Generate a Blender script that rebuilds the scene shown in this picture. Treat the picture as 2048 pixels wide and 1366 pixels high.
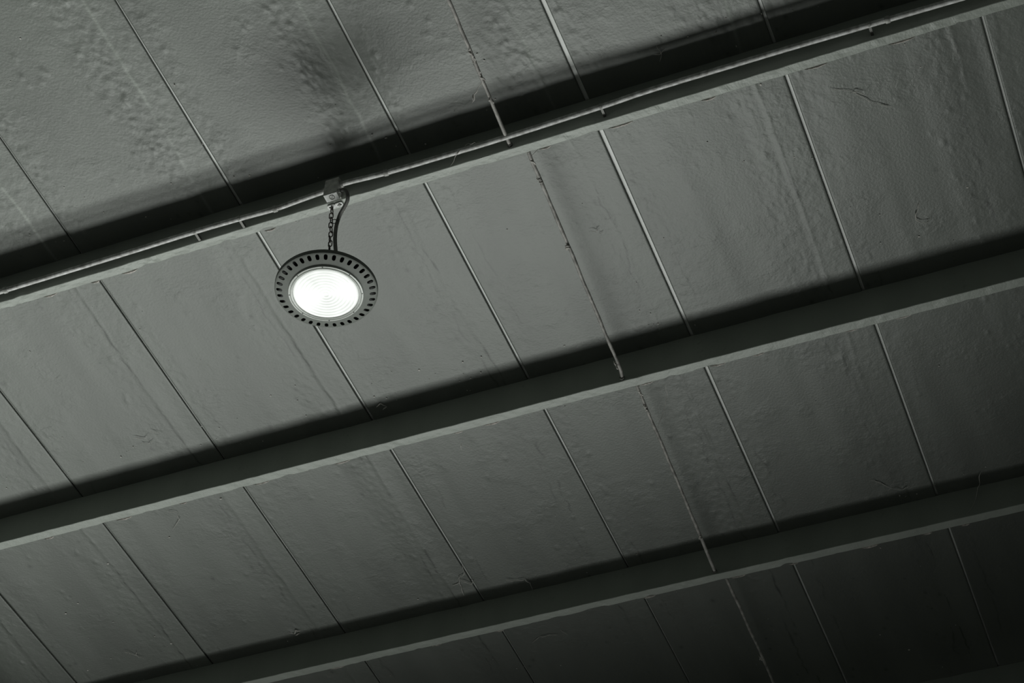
import bpy, bmesh, math, random
import numpy as np
from mathutils import Vector, Matrix

for o in list(bpy.data.objects):
    bpy.data.objects.remove(o, do_unlink=True)
scene = bpy.context.scene
COL = scene.collection
R = math.radians

# ------------------------------------------------------------------ camera
CAM_Z = 1.6                      # eye height; the ceiling is 4.6 m above it
D = CAM_Z + 4.5996               # underside of the ceiling panels
cam_d = bpy.data.cameras.new('camera')
cam_d.sensor_width = 36.0
cam_d.lens = 3861.75 * 36.0 / 2048.0
cam_d.clip_start = 0.05
cam = bpy.data.objects.new('camera', cam_d)
COL.objects.link(cam)
cam.matrix_world = (Matrix.Translation((2.2556, -3.0189, CAM_Z)) @ Matrix.Rotation(R(23.819), 4, 'Z')
                    @ Matrix.Rotation(R(90 + 47.7754), 4, 'X') @ Matrix.Rotation(R(2.9527), 4, 'Z'))
scene.camera = cam

# ------------------------------------------------------------------ world, lights, exposure
w = bpy.data.worlds.new('world')
scene.world = w
w.use_nodes = True
w.node_tree.nodes['Background'].inputs[0].default_value = (0.88, 1.0, 0.88, 1)
w.node_tree.nodes['Background'].inputs[1].default_value = 0.05

# daylight source, unseen and stretched long to soften the lamp's shadow: a band low down, beyond the frame, tilted up at the ceiling
def band(name, centre, az, tilt, power, size, spread):
    l = bpy.data.lights.new(name, 'AREA')
    l.shape = 'RECTANGLE'; l.size, l.size_y = size
    l.energy = power; l.spread = spread
    l.color = (0.955, 1.0, 0.945)
    o = bpy.data.objects.new(name, l)
    COL.objects.link(o)
    n = Vector((math.sin(az) * math.cos(tilt), -math.cos(az) * math.cos(tilt), math.sin(tilt)))
    ax = Vector((math.cos(az), math.sin(az), 0))
    o.matrix_world = Matrix.Translation(centre) @ Matrix((ax, (-n).cross(ax), -n)).transposed().to_4x4()
    return o
band('daylight_band', (-5.75, 4.05, D - 5.4), 0.0, 0.22, 785, (13.5, 2.4), 2.06)

vs = scene.view_settings
vs.view_transform = 'Standard'
vs.look = 'None'
vs.exposure = 0.0
vs.gamma = 1.0
vs.use_curve_mapping = False

# ------------------------------------------------------------------ helpers
rng = random.Random(7)
def nodes_of(name):
    m = bpy.data.materials.new(name)
    m.use_nodes = True
    nt = m.node_tree
    return m, nt, nt.nodes['Principled BSDF']
def N(nt, t, **kw):
    n = nt.nodes.new(t)
    for k, v in kw.items():
        setattr(n, k, v)
    return n
def L(nt, a, b):
    nt.links.new(a, b)

def mat_plain(name, col, rough=0.5, metal=0.0, noise=0.0, scale=40, bump=0.0, spec=0.5, dark=0.6):
    m, nt, b = nodes_of(name)
    b.inputs['Base Color'].default_value = (*col, 1)
    b.inputs['Roughness'].default_value = rough
    b.inputs['Metallic'].default_value = metal
    b.inputs['Specular IOR Level'].default_value = spec
    if noise or bump:
        tc = N(nt, 'ShaderNodeTexCoord')
        nz = N(nt, 'ShaderNodeTexNoise'); nz.inputs['Scale'].default_value = scale; nz.inputs['Detail'].default_value = 5
        L(nt, tc.outputs['Object'], nz.inputs['Vector'])
        if noise:
            mx = N(nt, 'ShaderNodeMix', data_type='RGBA')
            mx.inputs[6].default_value = (*[c * dark for c in col], 1)
            mx.inputs[7].default_value = (*[min(1, c * (2 - dark)) for c in col], 1)
            rp = N(nt, 'ShaderNodeMapRange'); rp.inputs[1].default_value = 0.5 - 0.5 * noise * 0.6; rp.inputs[2].default_value = 0.5 + 0.5 * noise * 0.6
            rp.inputs[1].default_value = 0.3; rp.inputs[2].default_value = 0.7
            L(nt, nz.outputs['Fac'], rp.inputs[0]); L(nt, rp.outputs[0], mx.inputs[0])
            L(nt, mx.outputs[2], b.inputs['Base Color'])
        if bump:
            bp = N(nt, 'ShaderNodeBump'); bp.inputs['Strength'].default_value = 1.0; bp.inputs['Distance'].default_value = bump
            L(nt, nz.outputs['Fac'], bp.inputs['Height']); L(nt, bp.outputs[0], b.inputs['Normal'])
    return m

def mat_paint(name, col, rough, fine, wrinkle, mott=0.10, spec=0.5, grime=False):
    """Grey-green gloss paint, fine brushed relief plus slight mottling."""
    m, nt, b = nodes_of(name)
    b.inputs['Roughness'].default_value = rough
    b.inputs['Specular IOR Level'].default_value = spec
    tc = N(nt, 'ShaderNodeTexCoord')
    mp = N(nt, 'ShaderNodeMapping'); mp.inputs['Scale'].default_value = (3.2, 0.7, 1)
    L(nt, tc.outputs['Object'], mp.inputs['Vector'])
    big = N(nt, 'ShaderNodeTexNoise'); big.inputs['Scale'].default_value = 2.2; big.inputs['Detail'].default_value = 6
    L(nt, mp.outputs[0], big.inputs['Vector'])
    fleck = N(nt, 'ShaderNodeTexNoise'); fleck.inputs['Scale'].default_value = 55; fleck.inputs['Detail'].default_value = 4
    L(nt, tc.outputs['Object'], fleck.inputs['Vector'])
    fr = N(nt, 'ShaderNodeMapRange'); fr.inputs[1].default_value = 0.60; fr.inputs[2].default_value = 0.74
    fr.inputs[3].default_value = 0.0; fr.inputs[4].default_value = 0.55
    L(nt, fleck.outputs['Fac'], fr.inputs[0])
    mx = N(nt, 'ShaderNodeMix', data_type='RGBA')
    mx.inputs[6].default_value = (*[c * (1 - mott) for c in col], 1)
    mx.inputs[7].default_value = (*[c * (1 + mott) for c in col], 1)
    mr = N(nt, 'ShaderNodeMapRange'); mr.inputs[1].default_value = 0.35; mr.inputs[2].default_value = 0.65
    L(nt, big.outputs['Fac'], mr.inputs[0]); L(nt, mr.outputs[0], mx.inputs[0])
    # dark grime flecks only where a second, patchy noise allows it
    patch = N(nt, 'ShaderNodeTexNoise'); patch.inputs['Scale'].default_value = 6; patch.inputs['Detail'].default_value = 3
    L(nt, tc.outputs['Object'], patch.inputs['Vector'])
    pr = N(nt, 'ShaderNodeMapRange'); pr.inputs[1].default_value = 0.5; pr.inputs[2].default_value = 0.68
    L(nt, patch.outputs['Fac'], pr.inputs[0])
    mul = N(nt, 'ShaderNodeMath', operation='MULTIPLY')
    L(nt, fr.outputs[0], mul.inputs[0]); L(nt, pr.outputs[0], mul.inputs[1])
    mx2 = N(nt, 'ShaderNodeMix', data_type='RGBA')
    mx2.inputs[7].default_value = (*[c * 0.55 for c in col], 1)
    L(nt, mul.outputs[0], mx2.inputs[0]); L(nt, mx.outputs[2], mx2.inputs[6])
    if grime:                                              # dirt lodged in the cracks and blisters
        at = N(nt, 'ShaderNodeAttribute'); at.attribute_name = 'grime'
        mx3 = N(nt, 'ShaderNodeMix', data_type='RGBA')
        mx3.inputs[7].default_value = (*[c * 0.35 for c in col], 1)
        L(nt, at.outputs['Fac'], mx3.inputs[0]); L(nt, mx2.outputs[2], mx3.inputs[6])
        aw = N(nt, 'ShaderNodeAttribute'); aw.attribute_name = 'highlight_tone'  # bright seam lip: highlight put into the base colour
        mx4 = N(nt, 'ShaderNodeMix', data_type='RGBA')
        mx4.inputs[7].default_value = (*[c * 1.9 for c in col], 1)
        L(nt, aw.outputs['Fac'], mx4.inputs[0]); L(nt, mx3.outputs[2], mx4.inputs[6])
        L(nt, mx4.outputs[2], b.inputs['Base Color'])
    else:
        L(nt, mx2.outputs[2], b.inputs['Base Color'])
    n1 = N(nt, 'ShaderNodeTexNoise'); n1.inputs['Scale'].default_value = 130; n1.inputs['Detail'].default_value = 5
    L(nt, tc.outputs['Object'], n1.inputs['Vector'])
    n2 = N(nt, 'ShaderNodeTexNoise'); n2.inputs['Scale'].default_value = 42; n2.inputs['Detail'].default_value = 3; n2.inputs['Distortion'].default_value = 0.6
    L(nt, tc.outputs['Object'], n2.inputs['Vector'])
    n2m = N(nt, 'ShaderNodeMath', operation='MULTIPLY')
    L(nt, n2.outputs['Fac'], n2m.inputs[0]); L(nt, pr.outputs[0], n2m.inputs[1])
    b1 = N(nt, 'ShaderNodeBump'); b1.inputs['Distance'].default_value = fine; b1.inputs['Strength'].default_value = 1
    b2 = N(nt, 'ShaderNodeBump'); b2.inputs['Distance'].default_value = wrinkle; b2.inputs['Strength'].default_value = 1
    L(nt, n1.outputs['Fac'], b1.inputs['Height']); L(nt, n2m.outputs[0], b2.inputs['Height'])
    L(nt, b1.outputs[0], b2.inputs['Normal']); L(nt, b2.outputs[0], b.inputs['Normal'])
    return m

TINT = (0.93, 1.0, 0.91)
def tint(v):
    return tuple(v * t for t in TINT)
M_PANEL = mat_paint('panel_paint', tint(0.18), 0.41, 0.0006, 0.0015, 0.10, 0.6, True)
M_BEAM = mat_paint('beam_paint', tint(0.42), 0.41, 0.0007, 0.0014, 0.06, 0.6)
M_EDGE = mat_plain('panel_edge', tint(0.12), 0.8)
M_STRIP = mat_plain('pale_joint_strip', (0.93, 0.95, 0.91), 0.35, noise=0.4, scale=9, dark=0.9)
M_DECK = mat_plain('roof_deck', (0.05, 0.055, 0.05), 0.9)
M_CONDUIT = mat_plain('dusty_conduit', (0.80, 0.78, 0.75), 0.36, noise=0.5, scale=60, bump=0.0012, dark=0.55)
M_FITTING = mat_plain('conduit_fitting', (0.5, 0.5, 0.48), 0.45, noise=0.4, scale=80, dark=0.7)
M_BOX = mat_plain('box_cast', (0.82, 0.81, 0.78), 0.6, noise=0.3, scale=70, dark=0.8)
M_ZINC = mat_plain('zinc_plate', (0.92, 0.93, 0.91), 0.45, noise=0.3, scale=120, dark=0.8)
M_CHAIN = mat_plain('rusty_chain', (0.085, 0.072, 0.065), 0.55, metal=0.3, noise=0.4, scale=150, dark=0.6)
M_CABLE = mat_plain('cable_rubber', (0.19, 0.19, 0.18), 0.6, noise=0.3, scale=120, dark=0.75)
M_TIE = mat_plain('black_tie', (0.03, 0.03, 0.03), 0.5)
M_ROD = mat_plain('dusty_rod', (0.43, 0.41, 0.39), 0.5, noise=0.6, scale=45, bump=0.002, dark=0.55)
M_NUT = mat_plain('nut_steel', (0.16, 0.16, 0.15), 0.5, metal=0.4)
M_RING = mat_plain('lamp_body_paint', tint(0.19), 0.5, noise=0.2, scale=60, dark=0.93)
M_FIN = mat_plain('lamp_fin_black', (0.012, 0.013, 0.012), 0.6)
M_TRIM = mat_plain('lens_trim', (0.62, 0.64, 0.61), 0.28, noise=0.2, scale=50, dark=0.9)
M_SCREW = mat_plain('dark_screw', (0.06, 0.06, 0.06), 0.5)
M_WEB = mat_plain('cobweb_dust', (0.72, 0.69, 0.66), 0.9)
M_FLAKE = mat_plain('peeled_paint', (0.62, 0.57, 0.54), 0.8, noise=0.4, scale=90, dark=0.6)
M_SPECK = mat_plain('pale_specks', (0.75, 0.72, 0.69), 0.9)

def mat_lens():
    m, nt, b = nodes_of('glowing_lens')
    tc = N(nt, 'ShaderNodeTexCoord')
    sp = N(nt, 'ShaderNodeSeparateXYZ'); L(nt, tc.outputs['Object'], sp.inputs[0])
    cb = N(nt, 'ShaderNodeCombineXYZ'); L(nt, sp.outputs[0], cb.inputs[0]); L(nt, sp.outputs[1], cb.inputs[1])
    ln = N(nt, 'ShaderNodeVectorMath', operation='LENGTH'); L(nt, cb.outputs[0], ln.inputs[0])
    # LED rings behind the ribbed diffuser: brighter and dimmer circles
    s = N(nt, 'ShaderNodeMath', operation='MULTIPLY'); s.inputs[1].default_value = 2 * math.pi / 0.0105
    L(nt, ln.outputs['Value'], s.inputs[0])
    sn = N(nt, 'ShaderNodeMath', operation='SINE'); L(nt, s.outputs[0], sn.inputs[0])
    nz = N(nt, 'ShaderNodeTexNoise'); nz.inputs['Scale'].default_value = 22
    L(nt, tc.outputs['Object'], nz.inputs['Vector'])
    a = N(nt, 'ShaderNodeMath', operation='MULTIPLY_ADD'); a.inputs[1].default_value = 0.13; a.inputs[2].default_value = 0.42
    L(nt, sn.outputs[0], a.inputs[0])
    c = N(nt, 'ShaderNodeMath', operation='MULTIPLY_ADD'); c.inputs[1].default_value = 0.42
    L(nt, nz.outputs['Fac'], c.inputs[0]); L(nt, a.outputs[0], c.inputs[2])
    b.inputs['Base Color'].default_value = (0.7, 0.72, 0.7, 1)
    b.inputs['Roughness'].default_value = 0.25
    b.inputs['Emission Color'].default_value = (0.965, 1.0, 0.955, 1)
    L(nt, c.outputs[0], b.inputs['Emission Strength'])
    return m
M_LENS = mat_lens()

def obj(name, me, mat, parent=None, loc=None, rot=None):
    o = bpy.data.objects.new(name, me)
    COL.objects.link(o)
    if mat is not None and len(me.materials) == 0:
        me.materials.append(mat)
    if parent is not None:
        o.parent = parent
    if loc is not None:
        o.location = loc
    if rot is not None:
        o.rotation_euler = rot
    return o
def empty(name, loc):
    o = bpy.data.objects.new(name, None)
    o.empty_display_size = 0.05
    COL.objects.link(o)
    o.location = loc
    return o
def tag(o, label, cat, group=None):
    o['label'] = label; o['category'] = cat
    if group:
        o['group'] = group
    return o
def mesh(name, vs_, fs, smooth=False):
    me = bpy.data.meshes.new(name)
    me.from_pydata([tuple(v) for v in vs_], [], fs)
    if smooth:
        me.polygons.foreach_set('use_smooth', [True] * len(me.polygons))
    me.update()
    return me
def bm_mesh(name, bm, smooth=False):
    me = bpy.data.meshes.new(name)
    bmesh.ops.recalc_face_normals(bm, faces=bm.faces)
    bm.to_mesh(me); bm.free()
    if smooth:
        me.polygons.foreach_set('use_smooth', [True] * len(me.polygons))
    return me

def tube(name, pts, rad, seg=10, closed=False, subdiv=6, smooth=True):
    """Tube along a Catmull-Rom path; rad may be one number or one per control point."""
    P = [Vector(q) for q in pts]
    n = len(P)
    rads = [rad] * n if not hasattr(rad, '__len__') else list(rad)
    path, rr = [], []
    last = n if closed else n - 1
    for i in range(last):
        if closed:
            a, b, c, d = P[(i - 1) % n], P[i], P[(i + 1) % n], P[(i + 2) % n]
        else:
            a, b, c, d = P[max(i - 1, 0)], P[i], P[i + 1], P[min(i + 2, n - 1)]
        for k in range(subdiv):
            t = k / subdiv
            path.append(0.5 * ((2 * b) + (c - a) * t + (2 * a - 5 * b + 4 * c - d) * t * t + (3 * b - a - 3 * c + d) * t ** 3))
            r0, r1 = rads[i], rads[(i + 1) % n]
            rr.append(r0 + (r1 - r0) * t)
    if not closed:
        path.append(P[-1]); rr.append(rads[-1])
    m = len(path)
    vv, ff = [], []
    up = None
    for i in range(m):
        a = path[(i - 1) % m] if (closed or i > 0) else path[0]
        b = path[(i + 1) % m] if (closed or i < m - 1) else path[-1]
        t = (b - a).normalized()
        if up is None:
            up = Vector((0, 0, 1)) if abs(t.z) < 0.9 else Vector((1, 0, 0))
        side = t.cross(up).normalized()
        up = side.cross(t).normalized()
        for k in range(seg):
            an = 2 * math.pi * k / seg
            vv.append(path[i] + (side * math.cos(an) + up * math.sin(an)) * rr[i])
    for i in range(m if closed else m - 1):
        j = (i + 1) % m
        for k in range(seg):
            l = (k + 1) % seg
            ff.append((i * seg + k, i * seg + l, j * seg + l, j * seg + k))
    if not closed:
        ff.append(tuple(range(seg)))
        ff.append(tuple((m - 1) * seg + k for k in reversed(range(seg))))
    return mesh(name, vv, ff, smooth)

def lathe(name, prof, seg=96, close=True, smooth=False):
    vv, ff = [], []
    m = len(prof)
    for k in range(seg):
        a = 2 * math.pi * k / seg
        for r, z in prof:
            vv.append((r * math.cos(a), r * math.sin(a), z))
    for k in range(seg):
        l = (k + 1) % seg
        for i in range(m if close else m - 1):
            j = (i + 1) % m
            ff.append((k * m + i, l * m + i, l * m + j, k * m + j))
    me = mesh(name, vv, ff, smooth)
    bm = bmesh.new(); bm.from_mesh(me)
    bmesh.ops.remove_doubles(bm, verts=bm.verts, dist=1e-6)
    bmesh.ops.recalc_face_normals(bm, faces=bm.faces)
    bm.to_mesh(me); bm.free()
    if smooth:
        me.polygons.foreach_set('use_smooth', [True] * len(me.polygons))
    return me
def box_mesh(name, x0, x1, y0, y1, z0, z1, bevel=0.0):
    bm = bmesh.new()
    bmesh.ops.create_cube(bm, size=1)
    for v in bm.verts:
        v.co = Vector((x0 + (v.co.x + .5) * (x1 - x0), y0 + (v.co.y + .5) * (y1 - y0), z0 + (v.co.z + .5) * (z1 - z0)))
    if bevel:
        bmesh.ops.bevel(bm, geom=list(bm.edges), offset=bevel, segments=2, affect='EDGES', profile=0.5)
    return bm_mesh(name, bm)

# smooth value noise on arrays, for worn edges and panel relief
nprng = np.random.default_rng(11)
def noise1(x, cell, seed):
    r = np.random.default_rng(seed).normal(size=4096)
    t = np.asarray(x) / cell + 1000
    i = np.floor(t).astype(int); f = t - i; f = f * f * (3 - 2 * f)
    return r[i % 4096] * (1 - f) + r[(i + 1) % 4096] * f
def noise2(x, y, cx, cy, seed):
    r = np.random.default_rng(seed).normal(size=(256, 256))
    tx = x / cx + 1000; ty = y / cy + 1000
    i = np.floor(tx).astype(int); j = np.floor(ty).astype(int)
    fx = tx - i; fy = ty - j
    fx = fx * fx * (3 - 2 * fx); fy = fy * fy * (3 - 2 * fy)
    i %= 256; j %= 256; i2 = (i + 1) % 256; j2 = (j + 1) % 256
    return (r[i, j] * (1 - fx) + r[i2, j] * fx) * (1 - fy) + (r[i, j2] * (1 - fx) + r[i2, j2] * fx) * fy

M_FLOOR = mat_plain('concrete', (0.12, 0.12, 0.115), 0.8, noise=0.4, scale=3, dark=0.8)
fl = obj('floor', box_mesh('floor', -14, 14, -12, 14, -0.1, 0.0), M_FLOOR)
fl['kind'] = 'structure'

# ------------------------------------------------------------------ ceiling: deck, panels, joint strips
W = 0.56
Y0, Y1 = -1.35, 3.75
PANEL_T = 0.022
deck = obj('ceiling', box_mesh('ceiling', -2.9, 2.9, Y0, Y1, D + PANEL_T + 0.0005, D + PANEL_T + 0.05), M_DECK)
deck['kind'] = 'structure'
# open width of each joint (mm) at y = -0.9, 0, 1, 2, 3 : the boards have shrunk unevenly
GAPS = {-5: (5, 5, 5, 5, 5), -4: (6,) * 5, -3: (6.2,) * 5, -2: (6.2, 6.2, 6, 6, 6), -1: (6.5, 6.5, 6.5, 6.2, 6),
        0: (5.2, 11, 9.5, 5.8, 5.2), 1: (9.5, 9.5, 9.0, 5.5, 5), 2: (13, 13, 11, 8.5, 7), 3: (10, 9.5, 9.5, 8, 6.5), 4: (8, 8, 8, 8, 8), 5: (8, 8, 8, 8, 8), 6: (8,) * 5}
def gap(i, y):
    return np.interp(y, [-0.9, 0, 1, 2, 3], GAPS[i]) * 0.001 + 0.0004 * noise1(y, 0.22, 100 + i)
def panel(i):
    """Board between joint i and joint i+1: worn gloss paint over a taped seam, with blisters."""
    nu, nv = 140, 660
    y = np.linspace(Y0, Y1, nv)
    xl = i * W + gap(i, y) / 2
    xr = (i + 1) * W - gap(i + 1, y) / 2
    u = np.linspace(0, 1, nu)
    # denser columns near the edges give a softly rounded arris
    u = 0.5 - 0.5 * np.cos(np.pi * u) * 0.12 - 0.5 * (1 - 2 * u) * 0.88
    X = xl[:, None] + (xr - xl)[:, None] * u[None, :]
    Yg = np.repeat(y[:, None], nu, 1)
    U = (X - i * W) / W
    seam = 0.835 + 0.010 * noise1(y, 0.5, 31 + i)[:, None] + 0.004 * noise1(y, 0.06, 61 + i)[:, None]
    lead = np.clip(1.0 - (y + 0.05) / 0.25, 0, 1)                # the first bay is the worst blistered
    amt = (np.clip(0.35 + 0.25 * noise1(y, 0.5, 91 + i), 0.08, 0.8) + 0.75 * lead)[:, None]
    d = (U - seam) * W
    h = np.zeros_like(X)                                   # positive = proud of the ceiling, towards the room
    h += (0.0011 * amt - 0.0030 * lead[:, None]) / (1 + np.exp(-d / 0.0035))   # taped strip along the right side
    h += amt * (0.0011 - 0.0009 * lead[:, None]) * np.exp(-((d - 0.002) / 0.006) ** 2) * (1 + 0.4 * noise1(y, 0.03, 131 + i)[:, None])
    h -= amt * 0.0005 * np.exp(-((d + 0.014) / 0.008) ** 2)
    band = np.exp(-((U - 0.74) / 0.10) ** 2) + 0.8 * np.exp(-((U - 0.07) / 0.06) ** 2) + 0.6 * np.exp(-((U - 0.92) / 0.06) ** 2) + 0.15
    h += 0.00020 * band * amt * noise2(X, Yg, 0.017, 0.013, 5 + i)
    h += 0.00024 * band * (0.4 + amt) * noise2(X, Yg, 0.010, 0.011, 25 + i)
    h += 0.0007 * noise2(X, Yg, 0.10, 0.9, 45 + i) + 0.0004 * noise2(X, Yg, 0.05, 0.35, 75 + i)
    # highlight on the seam's lip painted pale in the first bay, paler tone over the tape
    highlight_tone = lead[:, None] * (0.75 * np.exp(-((d - 0.001) / 0.0045) ** 2) * np.clip(0.8 + 0.35 * noise1(y, 0.12, 171 + i)[:, None], 0, 1.2) + 0.10 / (1 + np.exp(-d / 0.004)))
    highlight_tone += (1 - lead[:, None]) * 0.07 / (1 + np.exp(-d / 0.004)) * np.clip(0.5 + noise1(y, 0.4, 181 + i)[:, None], 0, 1.5)
    # dirt: two broken hairline cracks beside the seam, plus dots along the left edge
    g = np.zeros_like(X)
    for (off, sd, st) in ((0.0, 211, 1.0), (-0.055, 251, 0.7), (-0.73, 291, 0.55)):
        ln = seam + off + 0.006 * noise1(y, 0.09, sd + i)[:, None] + 0.004 * noise1(y, 0.025, sd + 7 + i)[:, None]
        on = np.clip(noise1(y, 0.10, sd + 13 + i) * 0.9 + 0.15, 0, 1)[:, None] * (1 - lead[:, None])
        wd = 0.0022 + 0.0012 * np.clip(noise1(y, 0.03, sd + 19 + i), -1, 2)[:, None]
        cr = np.exp(-(((U - ln) * W) / wd) ** 2) * on * st
        g = np.maximum(g, cr)
        h -= 0.00012 * cr * (1 - lead[:, None])
    pr = np.random.default_rng(300 + i)
    nb = 620
    for k in range(nb):                                    # paint blisters and dirt dots
        c = pr.choice([0.66, 0.76, 0.06, 0.40], p=[0.33, 0.37, 0.2, 0.1])
        bu = c + pr.normal() * (0.06 if c < 0.8 and c > 0.1 else 0.03)
        by = pr.uniform(Y0, Y1)
        dot = pr.random() < 0.30
        if by > 0.0 and pr.random() < 0.5:
            continue
        if not 0.02 < bu < 0.97:
            continue
        bx = (i + bu) * W
        r = pr.uniform(0.0030, 0.0075); hh = r * pr.uniform(0.12, 0.30)
        j0 = max(0, int((by - 3 * r - Y0) / (Y1 - Y0) * nv) - 1); j1 = min(nv, int((by + 3 * r - Y0) / (Y1 - Y0) * nv) + 2)
        sub = np.exp(-(((X[j0:j1] - bx) / r) ** 2 + ((Yg[j0:j1] - by) / (r * 1.3)) ** 2))
        if dot and by > -0.1:
            g[j0:j1] = np.maximum(g[j0:j1], sub * pr.uniform(0.3, 0.8))
        else:
            h[j0:j1] += hh * sub * (1.0 if by < 0 else 0.7)
    # edges eased
    e = np.minimum((X - xl[:, None]), (xr[:, None] - X))
    h -= 0.0010 * np.exp(-(e / 0.0022) ** 2)
    Z = D - h
    bot = np.stack([X, Yg, Z], -1).reshape(-1, 3)
    rim_l = np.stack([xl, y, np.full(nv, D + PANEL_T)], -1)
    rim_r = np.stack([xr, y, np.full(nv, D + PANEL_T)], -1)
    V = np.concatenate([bot, rim_l, rim_r])
    idx = np.arange(nu * nv).reshape(nv, nu)
    q = np.stack([idx[:-1, :-1], idx[1:, :-1], idx[1:, 1:], idx[:-1, 1:]], -1).reshape(-1, 4)
    bl = nu * nv + np.arange(nv); br = bl + nv
    ql = np.stack([idx[:-1, 0], bl[:-1], bl[1:], idx[1:, 0]], -1)
    qr = np.stack([idx[:-1, -1], idx[1:, -1], br[1:], br[:-1]], -1)
    qt = np.stack([bl[:-1], br[:-1], br[1:], bl[1:]], -1)
    F = np.concatenate([q, ql, qr, qt])
    me = bpy.data.meshes.new('ceiling_panel')
    me.vertices.add(len(V)); me.vertices.foreach_set('co', V.astype(np.float32).ravel())
    me.loops.add(F.size); me.loops.foreach_set('vertex_index', F.astype(np.int32).ravel())
    me.polygons.add(len(F))
    me.polygons.foreach_set('loop_start', np.arange(0, F.size, 4, dtype=np.int32))
    sm = np.zeros(len(F), bool); sm[:len(q)] = True
    me.polygons.foreach_set('use_smooth', sm)
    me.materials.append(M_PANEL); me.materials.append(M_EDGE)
    mi = np.zeros(len(F), np.int32); mi[len(q):] = 1
    me.polygons.foreach_set('material_index', mi)
    me.update(calc_edges=True); me.validate()
    ga = me.attributes.new('grime', 'FLOAT', 'POINT')
    wa = me.attributes.new('highlight_tone', 'FLOAT', 'POINT')
    wa.data.foreach_set('value', np.concatenate([np.clip(highlight_tone, 0, 1).ravel(), np.zeros(2 * nv)]).astype(np.float32))
    ga = me.attributes['grime']
    ga.data.foreach_set('value', np.concatenate([np.clip(g, 0, 1).ravel(), np.zeros(2 * nv)]).astype(np.float32))
    return obj('ceiling_panel', me, None, deck)
for i in range(-5, 5):
    panel(i)
STRIP_Z = 0.0078
for i in range(-4, 5):
    # pale tongue at the bottom of each open joint
    o = obj('joint_strip', box_mesh('joint_strip', i * W - gap(i, np.array([0.]))[0] * 0 - 0.0095, i * W + 0.0095, Y0, Y1, D + STRIP_Z, D + STRIP_Z + 0.004), M_STRIP, deck)

# main rafter just beyond the left edge of the picture: the beams end on it and it shades the last board
rf = obj('trim_1', box_mesh('trim_1', -2.17, -2.045, Y0, Y1, D - 0.36, D + 0.001, 0.003), M_BEAM)
rf['kind'] = 'structure'
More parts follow.
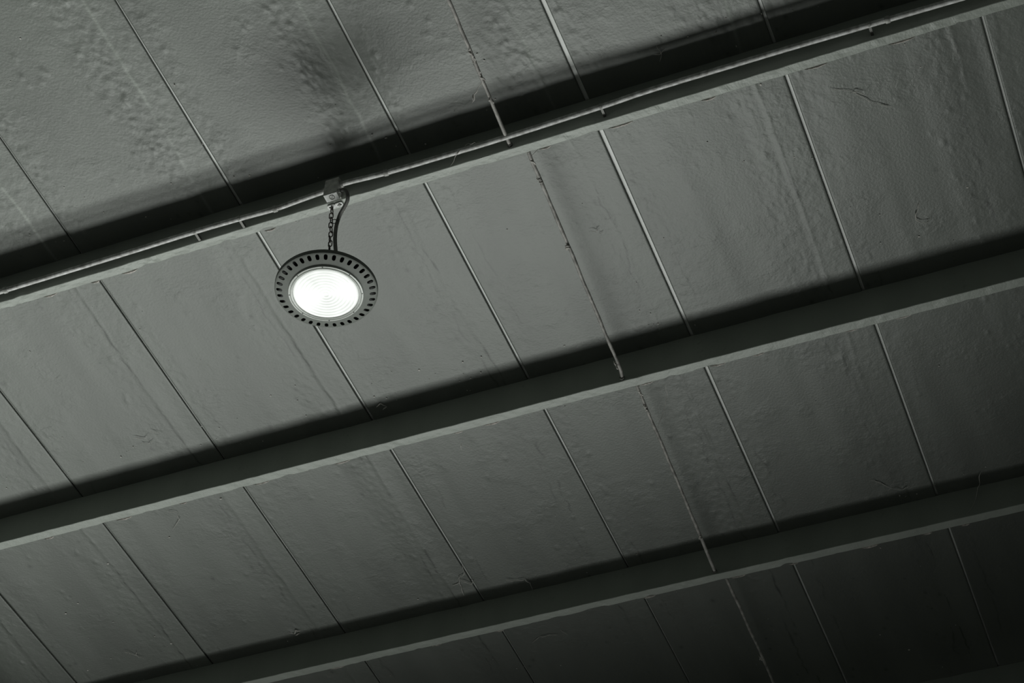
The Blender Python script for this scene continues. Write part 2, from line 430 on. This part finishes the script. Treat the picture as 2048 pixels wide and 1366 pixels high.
# ------------------------------------------------------------------ beams
BEAMS = [(0.000, 0.1258, 0.0297), (0.9733, 0.1235, 0.0350), (1.9594, 0.1244, 0.0360), (2.945, 0.1244, 0.036)]
BX0, BX1 = -2.044, 2.75
def beam(k, label):
    y0, h, b = BEAMS[k]
    root = empty('ceiling_beam', (0.3, y0 + b / 2, D))
    tag(root, label, 'beam', 'beams crossing the ceiling')
    n = 760
    x = np.linspace(BX0, BX1, n)
    s = 400 + 17 * k
    bow = 0.0012 * noise1(x, 0.9, s)
    chip = np.maximum(noise1(x, 0.045, s + 1) - 0.95, 0) * 0.0050 + np.maximum(noise1(x, 0.018, s + 2) - 1.3, 0) * 0.002
    chipn = np.maximum(noise1(x, 0.05, s + 3) - 1.5, 0) * 0.0025
    wob = 0.0005 * noise1(x, 0.03, s + 4)
    prof = []
    zb = D - h + bow
    e = 0.0022
    # section loop: top near, bottom near (eased), bottom far (eased), top far
    sec = [
        (np.full(n, y0) + wob * 0, np.full(n, D + 0.0012)),
        (y0 + wob, np.full(n, D - h * 0.45)),
        (y0 + wob, zb + e + chipn),
        (y0 + e * 0.3 + wob, zb + e * 0.3 + chipn * 0.4),
        (y0 + e + wob, zb),
        (y0 + b * 0.5 + 0 * x, zb + 0.0004 * noise1(x, 0.02, s + 5)),
        (y0 + b - e + wob - chip, zb),
        (y0 + b - e * 0.3 + wob - chip, zb + e * 0.3),
        (y0 + b + wob - chip * 0.6, zb + e + chip),
        (y0 + b + wob, np.full(n, D - h * 0.4)),
        (np.full(n, y0 + b), np.full(n, D + 0.0012)),
    ]
    m = len(sec)
    V = np.stack([np.stack([x - 0.3, yy - (y0 + b / 2), zz - D], -1) for yy, zz in sec], 1).reshape(-1, 3)
    fs = []
    for i in range(n - 1):
        for j in range(m):
            l = (j + 1) % m
            fs.append((i * m + j, (i + 1) * m + j, (i + 1) * m + l, i * m + l))
    fs.append(tuple(range(m))); fs.append(tuple((n - 1) * m + j for j in reversed(range(m))))
    me = mesh('beam_body', V, fs)
    bm = bmesh.new(); bm.from_mesh(me); bmesh.ops.recalc_face_normals(bm, faces=bm.faces); bm.to_mesh(me); bm.free()
    obj('beam_body', me, M_BEAM, root)
    # curled flakes of peeling paint along the far lower edge
    br = random.Random(50 + k)
    xs = {0: [-0.66, -0.50, -0.38, 0.10, 0.98, 1.21, 1.47, 1.78, 2.02], 1: [-1.25, -0.95, -0.72, -0.42, -0.12, 0.30, 0.42, 0.95, 1.19, 1.32, 1.62, 1.78],
          2: [-0.60, -0.2, 0.05, 0.62, 0.95, 1.15, 1.42, 1.62, 1.75], 3: [1.5, 1.7]}[k]
    for fx in xs:
        ln = br.uniform(0.025, 0.075); nn = 7
        vv, ff = [], []
        drop = br.uniform(0.003, 0.007)
        for q in range(nn):
            t = q / (nn - 1)
            wd = math.sin(math.pi * t) ** 0.7
            px = fx - 0.3 + (t - 0.5) * ln
            py = b / 2 + 0.0004
            pz = -h + 0.002
            jt = br.uniform(0.75, 1.2)
            vv += [(px, py, pz + 0.001), (px + 0.001, py + 0.0035 * wd * jt, pz - 0.0012 - 0.0012 * wd), (px + 0.002, py + 0.0055 * wd * jt + drop * 0.6 * wd, pz - 0.0008 + 0.0012 * wd)]
        for q in range(nn - 1):
            for c in range(2):
                a = q * 3 + c
                ff.append((a, a + 1, a + 4, a + 3))
        me = mesh('paint_flake', vv, ff)
        bm = bmesh.new(); bm.from_mesh(me)
        bmesh.ops.solidify(bm, geom=list(bm.faces), thickness=0.0005)
        bm.to_mesh(me); bm.free()
        obj('paint_flake', me, M_FLAKE, root)
    return root
beam(0, 'topmost grey painted beam, the one carrying the conduit and the round lamp')
beam(1, 'grey painted beam across the middle, just below the round lamp')
beam(2, 'grey painted beam next below the middle one, crossing the darker boards')
beam(3, 'dark beam just showing in the bottom right corner of the picture')

# ------------------------------------------------------------------ tie rods between the beams
def rod(pts, label, knots=(), seed=0):
    a = Vector(pts[0])
    root = empty('tie_rod', a)
    tag(root, label, 'rod', 'thin tie rods between the beams')
    P = []
    rr = random.Random(seed)
    for q in range(len(pts) - 1):
        s, e = Vector(pts[q]), Vector(pts[q + 1])
        n = max(2, int((e - s).length / 0.05))
        for k in range(n):
            t = k / n
            P.append(s + (e - s) * t - a + Vector((rr.uniform(-1, 1), 0, rr.uniform(-1, 1))) * 0.0009)
    P.append(Vector(pts[-1]) - a)
    obj('rod', tube('rod', P, [0.0050 + rr.uniform(-0.0006, 0.0011) for _ in P], 8, subdiv=3), M_ROD, root)
    for end, sgn in ((0, 1), (-1, -1)):
        c = Vector(pts[end]) - a
        bm = bmesh.new()
        bmesh.ops.create_cone(bm, cap_ends=True, segments=6, radius1=0.0085, radius2=0.0085, depth=0.007,
                              matrix=Matrix.Translation(c + Vector((0, 0.0035 * sgn, 0))) @ Matrix.Rotation(R(90), 4, 'X'))
        obj('nut', bm_mesh('nut', bm), M_NUT, root)
    for (t, size) in knots:                                # dusty cobweb clots caught on the rod
        c = Vector(pts[0]).lerp(Vector(pts[-1]), t) - a
        cp = []
        for k in range(9):
            cp.append(c + Vector((rr.uniform(-1, 1) * 0.007, (k / 8 - 0.5) * size, rr.uniform(-1.4, 0.5) * 0.007)))
        obj('dust_clot', tube('dust_clot', cp, [0.0008] + [rr.uniform(0.001, 0.0028) for _ in range(7)] + [0.0006], 6, subdiv=3), M_WEB, root)
    return root
hz = 0.108
rod([(0.930, -0.62 - 0.33, D - hz), (0.906, -0.46, D - hz), (0.886, -0.0002, D - hz - 0.003)],
    'thin dusty tie rod above the topmost beam, clotted with cobweb', [(0.66, 0.05), (0.735, 0.04), (0.82, 0.03)], 1)
rod([(0.926, 0.0299, D - hz), (0.908, 0.5, D - hz), (0.890, 0.93, D - hz), (0.884, 0.9731, D - hz - 0.006)],
    'thin dusty tie rod between the topmost beam and the middle beam', [(0.05, 0.04), (0.12, 0.03), (0.40, 0.02), (0.93, 0.03)], 2)
rod([(0.916, 1.0085, D - hz), (0.897, 1.5, D - hz), (0.879, 1.9592, D - hz - 0.004)],
    'thin dusty tie rod directly below the middle beam', [(0.04, 0.05), (0.12, 0.06), (0.8, 0.02)], 3)
rod([(0.905, 1.9956, D - hz), (0.897, 2.5, D - hz), (0.880, 2.9448, D - hz)],
    'thin dusty tie rod near the bottom edge, in the darkest boards', [(0.5, 0.02)], 4)

# ------------------------------------------------------------------ conduit along the first beam
CY = -0.034                                                # the pipe stands off the beam on spacer saddles
def conduit(pts, label, couplings, clips):
    a = Vector((pts[0][0], CY, D + pts[0][1]))
    root = empty('conduit_pipe', a)
    tag(root, label, 'pipe', 'conduit pipes along the topmost beam')
    rad = 0.0080
    P = [Vector((x, CY, D + z)) - a for x, z in pts]
    obj('pipe', tube('pipe', P, rad, 14, subdiv=8), M_CONDUIT, root)
    xs = [q[0] for q in pts]; zs = [q[1] for q in pts]
    def at(x):
        return Vector((x, CY, D + float(np.interp(x, xs, zs)))) - a
    for x in couplings:
        sl = (at(x + 0.02) - at(x - 0.02)).normalized()
        me = tube('coupling', [at(x) - sl * 0.007, at(x) - sl * 0.005, at(x) + sl * 0.005, at(x) + sl * 0.007], [0.0090, 0.0106, 0.0106, 0.0090], 14, subdiv=1)
        obj('coupling', me, M_FITTING, root)
    for x in clips:
        c = at(x)
        vv, ff = [], []
        for k in range(9):                                   # saddle strap round the pipe
            an = R(-90 + 180 * k / 8)
            for r in (rad + 0.0002, rad + 0.0016):
                for dx in (-0.0035, 0.0035):
                    vv.append((c.x + dx, c.y - math.cos(an) * r, c.z + math.sin(an) * r))
        for k in range(8):
            b0 = k * 4; b1 = b0 + 4
            ff += [(b0 + 2, b0 + 3, b1 + 3, b1 + 2), (b0, b1, b1 + 1, b0 + 1), (b0, b0 + 2, b1 + 2, b1), (b0 + 1, b1 + 1, b1 + 3, b0 + 3)]
        me = mesh('saddle_clip', vv, ff)
        bm = bmesh.new(); bm.from_mesh(me); bmesh.ops.recalc_face_normals(bm, faces=bm.faces); bm.to_mesh(me); bm.free()
        cl = obj('saddle_clip', me, M_FITTING, root)
        obj('spacer', box_mesh('spacer', c.x - 0.004, c.x + 0.004, 0.004, -CY - 0.0002, c.z - 0.005, c.z + 0.006, 0.0005), M_NUT, cl)
    return root
conduit([(-2.03, -0.124), (-0.9104, -0.1239), (-0.7927, -0.1228), (-0.3771, -0.1199), (-0.1202, -0.1160), (0.032, -0.1184), (0.1493, -0.1232), (0.2307, -0.1164), (0.290, -0.1115), (0.3150, -0.1100)],
        'grey conduit pipe on the topmost beam, left of the junction box', [-0.782, 0.1493], [-0.1202, 0.030, -1.3])
conduit([(0.3640, -0.1000), (0.40, -0.1010), (0.5057, -0.1097), (0.69, -0.1128), (0.8677, -0.1133), (1.1722, -0.1045), (1.3214, -0.0960), (1.55, -0.0960), (1.7559, -0.0972), (2.1707, -0.1058), (2.3049, -0.1086), (2.7, -0.110)],
        'grey conduit pipe on the topmost beam, right of the junction box', [0.509, 2.0], [1.175, 1.95])

# ------------------------------------------------------------------ junction box
BXc = Vector((0.3393, 0.0, D - 0.153))
root = empty('junction_box', BXc)
tag(root, 'small grey junction box joining the conduit above the round lamp', 'junction box')
obj('box_body', box_mesh('box_body', -0.0222, 0.0222, -0.0500, -0.0215, 0.002, 0.072, 0.0018), M_BOX, root)
obj('spacer', box_mesh('spacer', -0.0120, 0.0120, -0.0218, -0.0003, 0.032, 0.064, 0.0008), M_FITTING, root)
pl = obj('end_plate', box_mesh('end_plate', -0.0212, 0.0212, -0.0490, -0.0225, -0.0012, 0.0022, 0.0006), M_ZINC, root)
pl['label'] = 'bright bare metal end plate'
obj('knockout', lathe('knockout', [(0.0055, 0.0), (0.0088, 0.0), (0.0088, -0.0014), (0.0078, -0.0020), (0.0060, -0.0016), (0.0055, -0.0008)], 28), M_FITTING, pl, (0.001, -0.036, -0.0010))
obj('screw', lathe('screw', [(0.0, -0.0016), (0.002, -0.0014), (0.0025, 0.0), (0.0, 0.0)], 12), M_FITTING, pl, (0.001, -0.036, -0.0012))
for sx, z in ((-1, 0.0428), (1, 0.0530)):
    obj('bush', tube('bush', [Vector((sx * 0.0215, CY, z)), Vector((sx * 0.030, CY, z))], 0.0105, 12, subdiv=1, smooth=False), M_FITTING, root)
obj('cable_gland', tube('cable_gland', [Vector((0.0218, -0.040, 0.012)), Vector((0.030, -0.040, 0.012))], 0.0080, 10, subdiv=1, smooth=False), M_FITTING, root)

# ------------------------------------------------------------------ slotted bracket under the beam
bz = D - BEAMS[0][1]
root = empty('hanging_bracket', (0.325, 0.0145, bz))
tag(root, 'white slotted metal bracket under the topmost beam, holding the lamp chain', 'bracket')
bm = bmesh.new()
def slot_plate(lx, ly, sl, sw, t):
    outer, inner = [], []
    n = 10
    for k in range(2 * n):
        a = math.pi * (k % n) / (n - 1) + (math.pi if k >= n else 0)
        sx = 1 if k < n else -1
        outer.append((sx * (lx - ly) + 0 + math.cos(a - math.pi / 2) * ly, math.sin(a - math.pi / 2) * ly))
    return outer
# plate with two oblong holes: built as a row of quads around the holes
def holed_strip(bm, x0, x1, y0, y1, z0, z1, hx0, hx1, hy0, hy1):
    n = 16
    cx, cy = (hx0 + hx1) / 2, (hy0 + hy1) / 2
    def ring(z, inner):
        out = []
        for k in range(n):
            a = 2 * math.pi * k / n + math.pi / n
            c, s = math.cos(a), math.sin(a)
            if inner:
                r = (hy1 - hy0) / 2; l = (hx1 - hx0) / 2 - r
                out.append(bm.verts.new((cx + math.copysign(l, c) + r * c, cy + r * s, z)))
            else:
                m = max(abs(c), abs(s))
                out.append(bm.verts.new((cx + c / m * (x1 - x0) / 2 + ((x0 + x1) / 2 - cx), cy + s / m * (y1 - y0) / 2 + ((y0 + y1) / 2 - cy), z)))
        return out
    A, B, C_, Dd = ring(z0, False), ring(z0, True), ring(z1, False), ring(z1, True)
    for k in range(n):
        l = (k + 1) % n
        bm.faces.new((A[k], A[l], B[l], B[k])); bm.faces.new((C_[k], Dd[k], Dd[l], C_[l]))
        bm.faces.new((A[k], C_[k], C_[l], A[l])); bm.faces.new((B[k], B[l], Dd[l], Dd[k]))
holed_strip(bm, -0.0245, 0.0005, -0.0075, 0.0075, -0.0030, -0.0004, -0.0205, -0.0065, -0.0030, 0.0030)
holed_strip(bm, 0.0003, 0.0245, -0.0075, 0.0075, -0.0030, -0.0004, 0.0065, 0.0205, -0.0030, 0.0030)
obj('slotted_plate', bm_mesh('slotted_plate', bm), M_ZINC, root)
obj('plate_bolt', lathe('plate_bolt', [(0.0, -0.0060), (0.0042, -0.0060), (0.0042, -0.0030), (0.0, -0.0030)], 6), M_NUT, root, (0.0135, 0, 0))
hk = []
for k in range(9):
    a = R(-70 + 320 * k / 8)
    hk.append((0.0 - 0.0105, math.sin(a) * 0.0055, -0.0075 + math.cos(a) * 0.0070))
obj('hook', tube('hook', hk, 0.0016, 8, subdiv=3), M_CHAIN, root)
CH_X, CH_Y = 0.3145, 0.0145
ch_top = bz - 0.0105

# ------------------------------------------------------------------ lamp
LAMP = Vector((0.3232, 0.0430, bz - 0.368))                  # centre of the lens trim, lowest point of the lamp
lamp = empty('high_bay_lamp', LAMP)
lamp.rotation_euler = (R(3.2), R(-1.0), 0)
tag(lamp, 'round lit high-bay lamp with a slotted grey rim, hanging on a chain', 'lamp')
SLOTS = 36
def slotted_ring():
    """Conical flange with 36 oblong slots, outer wall included."""
    # profile of the underside: inner (near lens) to outer
    r0, z0 = 0.1060, 0.0030
    r1, z1 = 0.1228, 0.0070
    r2, z2 = 0.1410, 0.0115
    r3, z3 = 0.1450, 0.0130
    vv, ff = [], []
    def ztab(r):
        return float(np.interp(r, [r0, r1, r2, r3], [z0, z1, z2, z3]))
    T = 0.0022
    nb = 16
    bm = bmesh.new()
    def P(r, a, t=0.0):
        return bm.verts.new((r * math.cos(a), r * math.sin(a), ztab(r) + t))
    for k in range(SLOTS):
        a0 = 2 * math.pi * k / SLOTS; a1 = 2 * math.pi * (k + 1) / SLOTS; am = (a0 + a1) / 2
        for t in (0.0, T):
            # cell border points (12) and slot outline (12), matched
            border, hole = [], []
            rm = (r1 + r2) / 2; hr = (r2 - r1) / 2; ha = (a1 - a0) / 2
            sw = 0.0054; sl = hr * 0.97
            for q in range(nb):
                an = 2 * math.pi * q / nb 
                c, s = math.cos(an), math.sin(an)
                m = max(abs(c), abs(s))
                border.append(P(rm + c / m * hr, am + s / m * ha, t))
                l = sl - sw
                rr = rm + (math.copysign(l, c) if abs(c) > 1e-6 else 0) + sw * c
                hole.append(P(rr, am + sw * s / rm, t))
            for q in range(nb):
                p = (q + 1) % nb
                bm.faces.new((border[q], border[p], hole[p], hole[q]))
            if t == 0.0:
                h0 = hole
            else:
                for q in range(nb):
                    p = (q + 1) % nb
                    bm.faces.new((h0[q], h0[p], hole[p], hole[q]))
        # inner cone and outer band, bottom and top
        CUT = [(1 + t) / 2 for t in (-1, -math.tan(math.pi / 8), 0, math.tan(math.pi / 8), 1)]
        S = 4
        for (ra, rb) in ((r0, r1), (r2, r3)):
            for t in (0.0, T):
                if ra == r2 and t == T:
                    continue
                for q in range(S):
                    b0 = a0 + (a1 - a0) * CUT[q]; b1 = a0 + (a1 - a0) * CUT[q + 1]
                    bm.faces.new((P(ra, b0, t), P(ra, b1, t), P(rb, b1, t), P(rb, b0, t)))
        for q in range(S):
            b0 = a0 + (a1 - a0) * CUT[q]; b1 = a0 + (a1 - a0) * CUT[q + 1]
            ring = [(r3, z3), (0.1460, 0.0150), (0.1460, 0.0255), (0.1445, 0.0268), (0.1430, 0.0260), (0.1430, 0.0160), (r2, z2 + T)]
            for i in range(len(ring) - 1):
                (ra, za), (rb, zb_) = ring[i], ring[i + 1]
                f = [bm.verts.new((ra * math.cos(b0), ra * math.sin(b0), za)), bm.verts.new((ra * math.cos(b1), ra * math.sin(b1), za)),
                     bm.verts.new((rb * math.cos(b1), rb * math.sin(b1), zb_)), bm.verts.new((rb * math.cos(b0), rb * math.sin(b0), zb_))]
                bm.faces.new(f)
    bmesh.ops.remove_doubles(bm, verts=bm.verts, dist=2e-5)
    return bm_mesh('slotted_rim', bm)
obj('slotted_rim', slotted_ring(), M_RING, lamp)
tr = obj('lens_trim', lathe('lens_trim', [(0.0925, 0.0010), (0.0945, -0.0018), (0.0985, -0.0026), (0.1000, -0.0006), (0.1020, -0.0020), (0.1055, -0.0016), (0.1070, 0.0020), (0.1070, 0.0060), (0.0925, 0.0060)], 96), M_TRIM, lamp)
for k in range(8):
    a = 2 * math.pi * (k + 0.45) / 8
    obj('screw', lathe('screw', [(0.0, -0.0012), (0.0016, -0.0010), (0.0020, 0.0), (0.0, 0.0)], 10), M_SCREW, tr, (0.1030 * math.cos(a), 0.1030 * math.sin(a), -0.0016))
lp = [(0.0, -0.0028)]
nr = 9
for k in range(nr):                                          # ribbed diffuser: concentric rings
    r = 0.0925 * (k + 0.5) / nr
    lp += [(r, -0.0028 + 0.0008), (0.0925 * (k + 1) / nr, -0.0028 + (0.0 if k < nr - 1 else 0.003))]
obj('diffuser_lens', lathe('diffuser_lens', lp, 72, close=False), M_LENS, lamp)
obj('heat_sink', lathe('heat_sink', [(0.0, 0.0085), (0.1040, 0.0085), (0.1060, 0.0180), (0.1418, 0.0215), (0.1418, 0.0240), (0.1000, 0.0300), (0.0600, 0.0560), (0.0, 0.0560)], 72), M_FIN, lamp)
fin_me = mesh('fin', [(0.095, -0.0009, 0.019), (0.1420, -0.0009, 0.0205), (0.1420, -0.0009, 0.030), (0.062, -0.0009, 0.066), (0.058, -0.0009, 0.050),
                      (0.095, 0.0009, 0.019), (0.1420, 0.0009, 0.0205), (0.1420, 0.0009, 0.030), (0.062, 0.0009, 0.066), (0.058, 0.0009, 0.050)],
              [(0, 1, 2, 3, 4), (9, 8, 7, 6, 5), (0, 5, 6, 1), (1, 6, 7, 2), (2, 7, 8, 3), (3, 8, 9, 4), (4, 9, 5, 0)])
fin_me.materials.append(M_FIN)
for k in range(SLOTS):
    obj('fin', fin_me, M_FIN, lamp, (0, 0, 0), (0, 0, 2 * math.pi * k / SLOTS))
obj('driver_housing', lathe('driver_housing', [(0.0, 0.056), (0.062, 0.056), (0.062, 0.060), (0.052, 0.068), (0.050, 0.105), (0.044, 0.113), (0.0, 0.114)], 48), M_RING, lamp)
eye = []
for k in range(14):
    a = 2 * math.pi * k / 14
    eye.append((math.sin(a) * 0.011, 0, 0.1265 + math.cos(a) * 0.0125))
obj('eye_bolt', tube('eye_bolt', eye, 0.0028, 8, closed=True, subdiv=3), M_CHAIN, lamp)

# ------------------------------------------------------------------ chain
ch_bot_p = lamp.matrix_basis @ Vector((0, 0, 0.1390))
ch_top_p = Vector((CH_X, CH_Y, ch_top - 0.001))
root = empty('lamp_chain', ch_bot_p)
tag(root, 'rusty link chain from the bracket down to the round lamp', 'chain')
def link_mesh():
    pts = []
    L2, r = 0.0085, 0.0056
    for k in range(6):
        a = math.pi * k / 5
        pts.append((math.cos(a) * r, 0, L2 - 0.0025 + math.sin(a) * r))
    for k in range(6):
        a = math.pi + math.pi * k / 5
        pts.append((math.cos(a) * r, 0, -L2 + 0.0025 + math.sin(a) * r))
    return tube('chain_link', pts, 0.0017, 8, closed=True, subdiv=2)
lm = link_mesh(); lm.materials.append(M_CHAIN)
span = ch_top_p - ch_bot_p
nl = round((span.length) / 0.0195)
q = span.to_track_quat('Z', 'X')
sag = [0, 0.0006, -0.001, 0.0008, -0.0012, 0.0006, 0.001, -0.0008, 0.0006, -0.001, 0.0005, 0]
for k in range(nl):
    t = (k + 0.5) / nl
    o = obj('chain_link', lm, M_CHAIN, root)
    o.location = span * t + Vector((sag[k % 12], 0, 0))
    o.rotation_mode = 'QUATERNION'
    o.rotation_quaternion = q @ Matrix.Rotation(R(25 + 90 * (k % 2) + rng.uniform(-14, 14)), 3, 'Z').to_quaternion()
    o.scale = (1, 1, span.length / nl / 0.0195)

# ------------------------------------------------------------------ cable
c0 = Vector((0.3690, -0.040, D - 0.141))
root = empty('power_cable', c0)
tag(root, 'dark grey power cable looping from the junction box down beside the chain', 'cable')
top = lamp.matrix_basis @ Vector((0.022, 0.0, 0.112))
cp = [(0.3690, -0.040, -0.141), (0.3800, -0.043, -0.1440), (0.3890, -0.043, -0.1540), (0.3935, -0.038, -0.1690), (0.3875, -0.025, -0.1790), (0.3690, -0.008, -0.1830), (0.3520, 0.005, -0.1890), (0.3415, 0.015, -0.2010),
      (0.3350, 0.021, -0.2240), (0.3345, 0.025, -0.2650), (0.3380, 0.030, -0.3080), (0.3425, 0.036, -0.3450)]
P = [Vector((x, y, D + z)) - c0 for x, y, z in cp] + [top + Vector((0, 0, 0.018)) - c0, top - c0]
obj('cable_sheath', tube('cable_sheath', P, 0.0058, 12, subdiv=8), M_CABLE, root)
tie = []
tc_ = Vector((0.3330, 0.0140, D - 0.204))
for k in range(12):
    a = 2 * math.pi * k / 12
    tie.append(tc_ + Vector((math.cos(a) * 0.0125 - 0.0035, math.sin(a) * 0.0072, -0.002 * math.cos(a))) - c0)
obj('cable_tie', tube('cable_tie', tie, 0.0013, 6, closed=True, subdiv=2), M_TIE, root)
obj('tie_tail', tube('tie_tail', [tie[0], tie[0] + Vector((0.006, -0.004, -0.002)), tie[0] + Vector((0.009, -0.006, -0.007))], 0.0009, 6, subdiv=3), M_TIE, root)

# ------------------------------------------------------------------ cobwebs
def web(strands, label, dz=0.003, rad=0.0010):
    """strands: lists of (x, y) or (x, y, drop) points under the ceiling."""
    x0 = strands[0][0]
    base = Vector((x0[0], x0[1], D - dz))
    rr = random.Random(int(abs(x0[0] * 1000 + x0[1] * 77)))
    root = empty('cobweb', base)
    tag(root, label, 'cobweb', 'wisps of cobweb')
    for st in strands:
        pts = []
        for k, q in enumerate(st):
            z = q[2] if len(q) > 2 else dz + rr.uniform(0, 0.006)
            pts.append(Vector((q[0], q[1], D - z)) - base)
        full = []
        for a, b in zip(pts[:-1], pts[1:]):
            for k in range(3):
                full.append(a.lerp(b, k / 3) + Vector((rr.uniform(-1, 1), rr.uniform(-1, 1), rr.uniform(-1, 1) * 0.6)) * 0.0028)
        full.append(pts[-1])
        rads = [rad * rr.uniform(0.45, 1.5) for _ in full]
        rads[0] = rads[-1] = 0.0003
        obj('strand', tube('strand', full, rads, 6, subdiv=3), M_WEB, root)
    return root
web([[(1.368, -0.110), (1.374, -0.082), (1.360, -0.058)], [(1.350, -0.088), (1.372, -0.080), (1.392, -0.092)]], 'tiny starry cobweb wisp in the black shadow above the conduit', rad=0.0008)
web([[(1.784, 0.204), (1.842, 0.231), (1.886, 0.288), (1.931, 0.323)], [(1.836, 0.240), (1.855, 0.232), (1.872, 0.250)]], 'long pale cobweb thread slanting across the board in the upper right', rad=0.0012)
web([[(1.928, 0.690), (1.902, 0.728), (1.900, 0.750), (1.924, 0.769), (1.940, 0.764)]], 'hook shaped cobweb curl on the board at the right edge', rad=0.0013)
web([[(0.004, 1.745), (-0.012, 1.790), (-0.030, 1.800), (-0.045, 1.829), (-0.054, 1.899)], [(-0.045, 1.829), (-0.075, 1.836)], [(-0.035, 1.815), (-0.005, 1.850), (0.012, 1.838)]],
    'tangled cobweb clump beside a dark board joint, low centre', rad=0.0013)
web([[(-0.760, 1.880), (-0.742, 1.892), (-0.728, 1.876), (-0.712, 1.886)], [(-0.745, 1.905), (-0.722, 1.898)]], 'small fuzzy cobweb knot above the lowest full beam, left of centre', rad=0.0016)
web([[(0.120, 1.868), (0.155, 1.884), (0.188, 1.890), (0.200, 1.915), (0.192, 1.956)]], 'bent cobweb thread dropping onto the lowest full beam, centre', rad=0.0009)
web([[(1.842, 1.885, 0.010), (1.829, 1.925, 0.020), (1.812, 1.955, 0.045), (1.792, 1.957, 0.085), (1.765, 1.956, 0.112)]], 'long cobweb thread hanging over the lowest full beam at the right', rad=0.0009)
web([[(1.488, 1.800), (1.514, 1.826), (1.545, 1.868), (1.578, 1.883), (1.600, 1.872)]], 'pale cobweb wisp above the lowest full beam, right of the bright joint', rad=0.0010)
web([[(0.897, -0.240, 0.110), (0.872, -0.218, 0.125), (0.846, -0.190, 0.132)], [(0.858, -0.212, 0.124), (0.852, -0.196, 0.137)]], 'pale cobweb tuft dangling from the rod above the conduit', rad=0.0016)
web([[(0.960, 0.450), (0.978, 0.462), (0.995, 0.452)], [(0.985, 0.480), (1.000, 0.470)]], 'faint cobweb speck on the board right of the tie rod', rad=0.0008)
web([[(-0.80, 0.770), (-0.775, 0.785), (-0.752, 0.775)], [(-0.79, 0.800), (-0.768, 0.812), (-0.745, 0.803)], [(-0.735, 0.760), (-0.705, 0.782)]], 'faint smudged cobweb above the middle beam at the left', rad=0.0008)
web([[(0.040, 0.915), (0.058, 0.905), (0.070, 0.922), (0.052, 0.936)]], 'little round cobweb nest in the shadow beside the lamp-side joint', rad=0.0014)
web([[(-1.400, 1.770), (-1.386, 1.790), (-1.372, 1.812), (-1.350, 1.838)], [(-1.372, 1.812), (-1.360, 1.790)]], 'pale cobweb twig in the lower left board', rad=0.0010)
web([[(-0.870, 1.135), (-0.842, 1.149), (-0.850, 1.185), (-0.900, 1.228)]], 'arched cobweb thread just below the middle beam at the left', rad=0.0008)
web([[(0.085, 2.235), (0.120, 2.212), (0.160, 2.212), (0.189, 2.225)], [(0.206, 2.201), (0.224, 2.232)]], 'crooked cobweb thread below the lowest full beam, centre', rad=0.0010)
web([[(0.28, 1.075, 0.118), (0.257, 1.13, 0.06), (0.235, 1.19, 0.02)], [(0.257, 1.16, 0.03), (0.275, 1.20, 0.02)]], 'cobweb threads trailing below the middle beam, centre', rad=0.0008)
web([[(0.80, -0.0005, 0.045), (0.785, -0.030, 0.090), (0.765, -0.045, 0.108), (0.74, -0.036, 0.124), (0.70, -0.001, 0.124)]], 'thin cobweb thread draped over the conduit left of the rod', rad=0.0008)
web([[(0.930, 0.060, 0.105), (0.965, 0.055, 0.070), (1.000, 0.045, 0.040)]], 'short cobweb thread stretched from the top of the second rod', rad=0.0009)
web([[(0.925, 1.02, 0.100), (0.955, 1.06, 0.07), (0.985, 1.115, 0.045), (0.975, 1.16, 0.04), (0.945, 1.20, 0.06), (0.915, 1.23, 0.10)]], 'looped cobweb thread beside the rod under the middle beam', rad=0.0007)

# loose dust specks all over the boards: nobody could count them
bm = bmesh.new()
sr = random.Random(99)
for k in range(420):
    x = sr.uniform(-1.9, 2.3); y = sr.uniform(-0.9, 3.0)
    if sr.random() < 0.35:
        y = sr.choice([0.86, 1.86, -0.1]) + sr.gauss(0, 0.06)
    if any(b0 - 0.004 < y < b0 + bw + 0.004 for b0, _, bw in BEAMS):
        continue
    r = sr.choice([0.0008, 0.001, 0.0012, 0.0016, 0.0022])
    bmesh.ops.create_icosphere(bm, subdivisions=1, radius=r, matrix=Matrix.Translation((x, y, D - 0.0015)) @ Matrix.Diagonal((sr.uniform(0.7, 2.2), sr.uniform(0.7, 2.2), 0.8, 1)))
sp = obj('dust_specks', bm_mesh('dust_specks', bm), M_SPECK)
tag(sp, 'pale dust specks scattered over the ceiling boards', 'dust')
sp['kind'] = 'stuff'
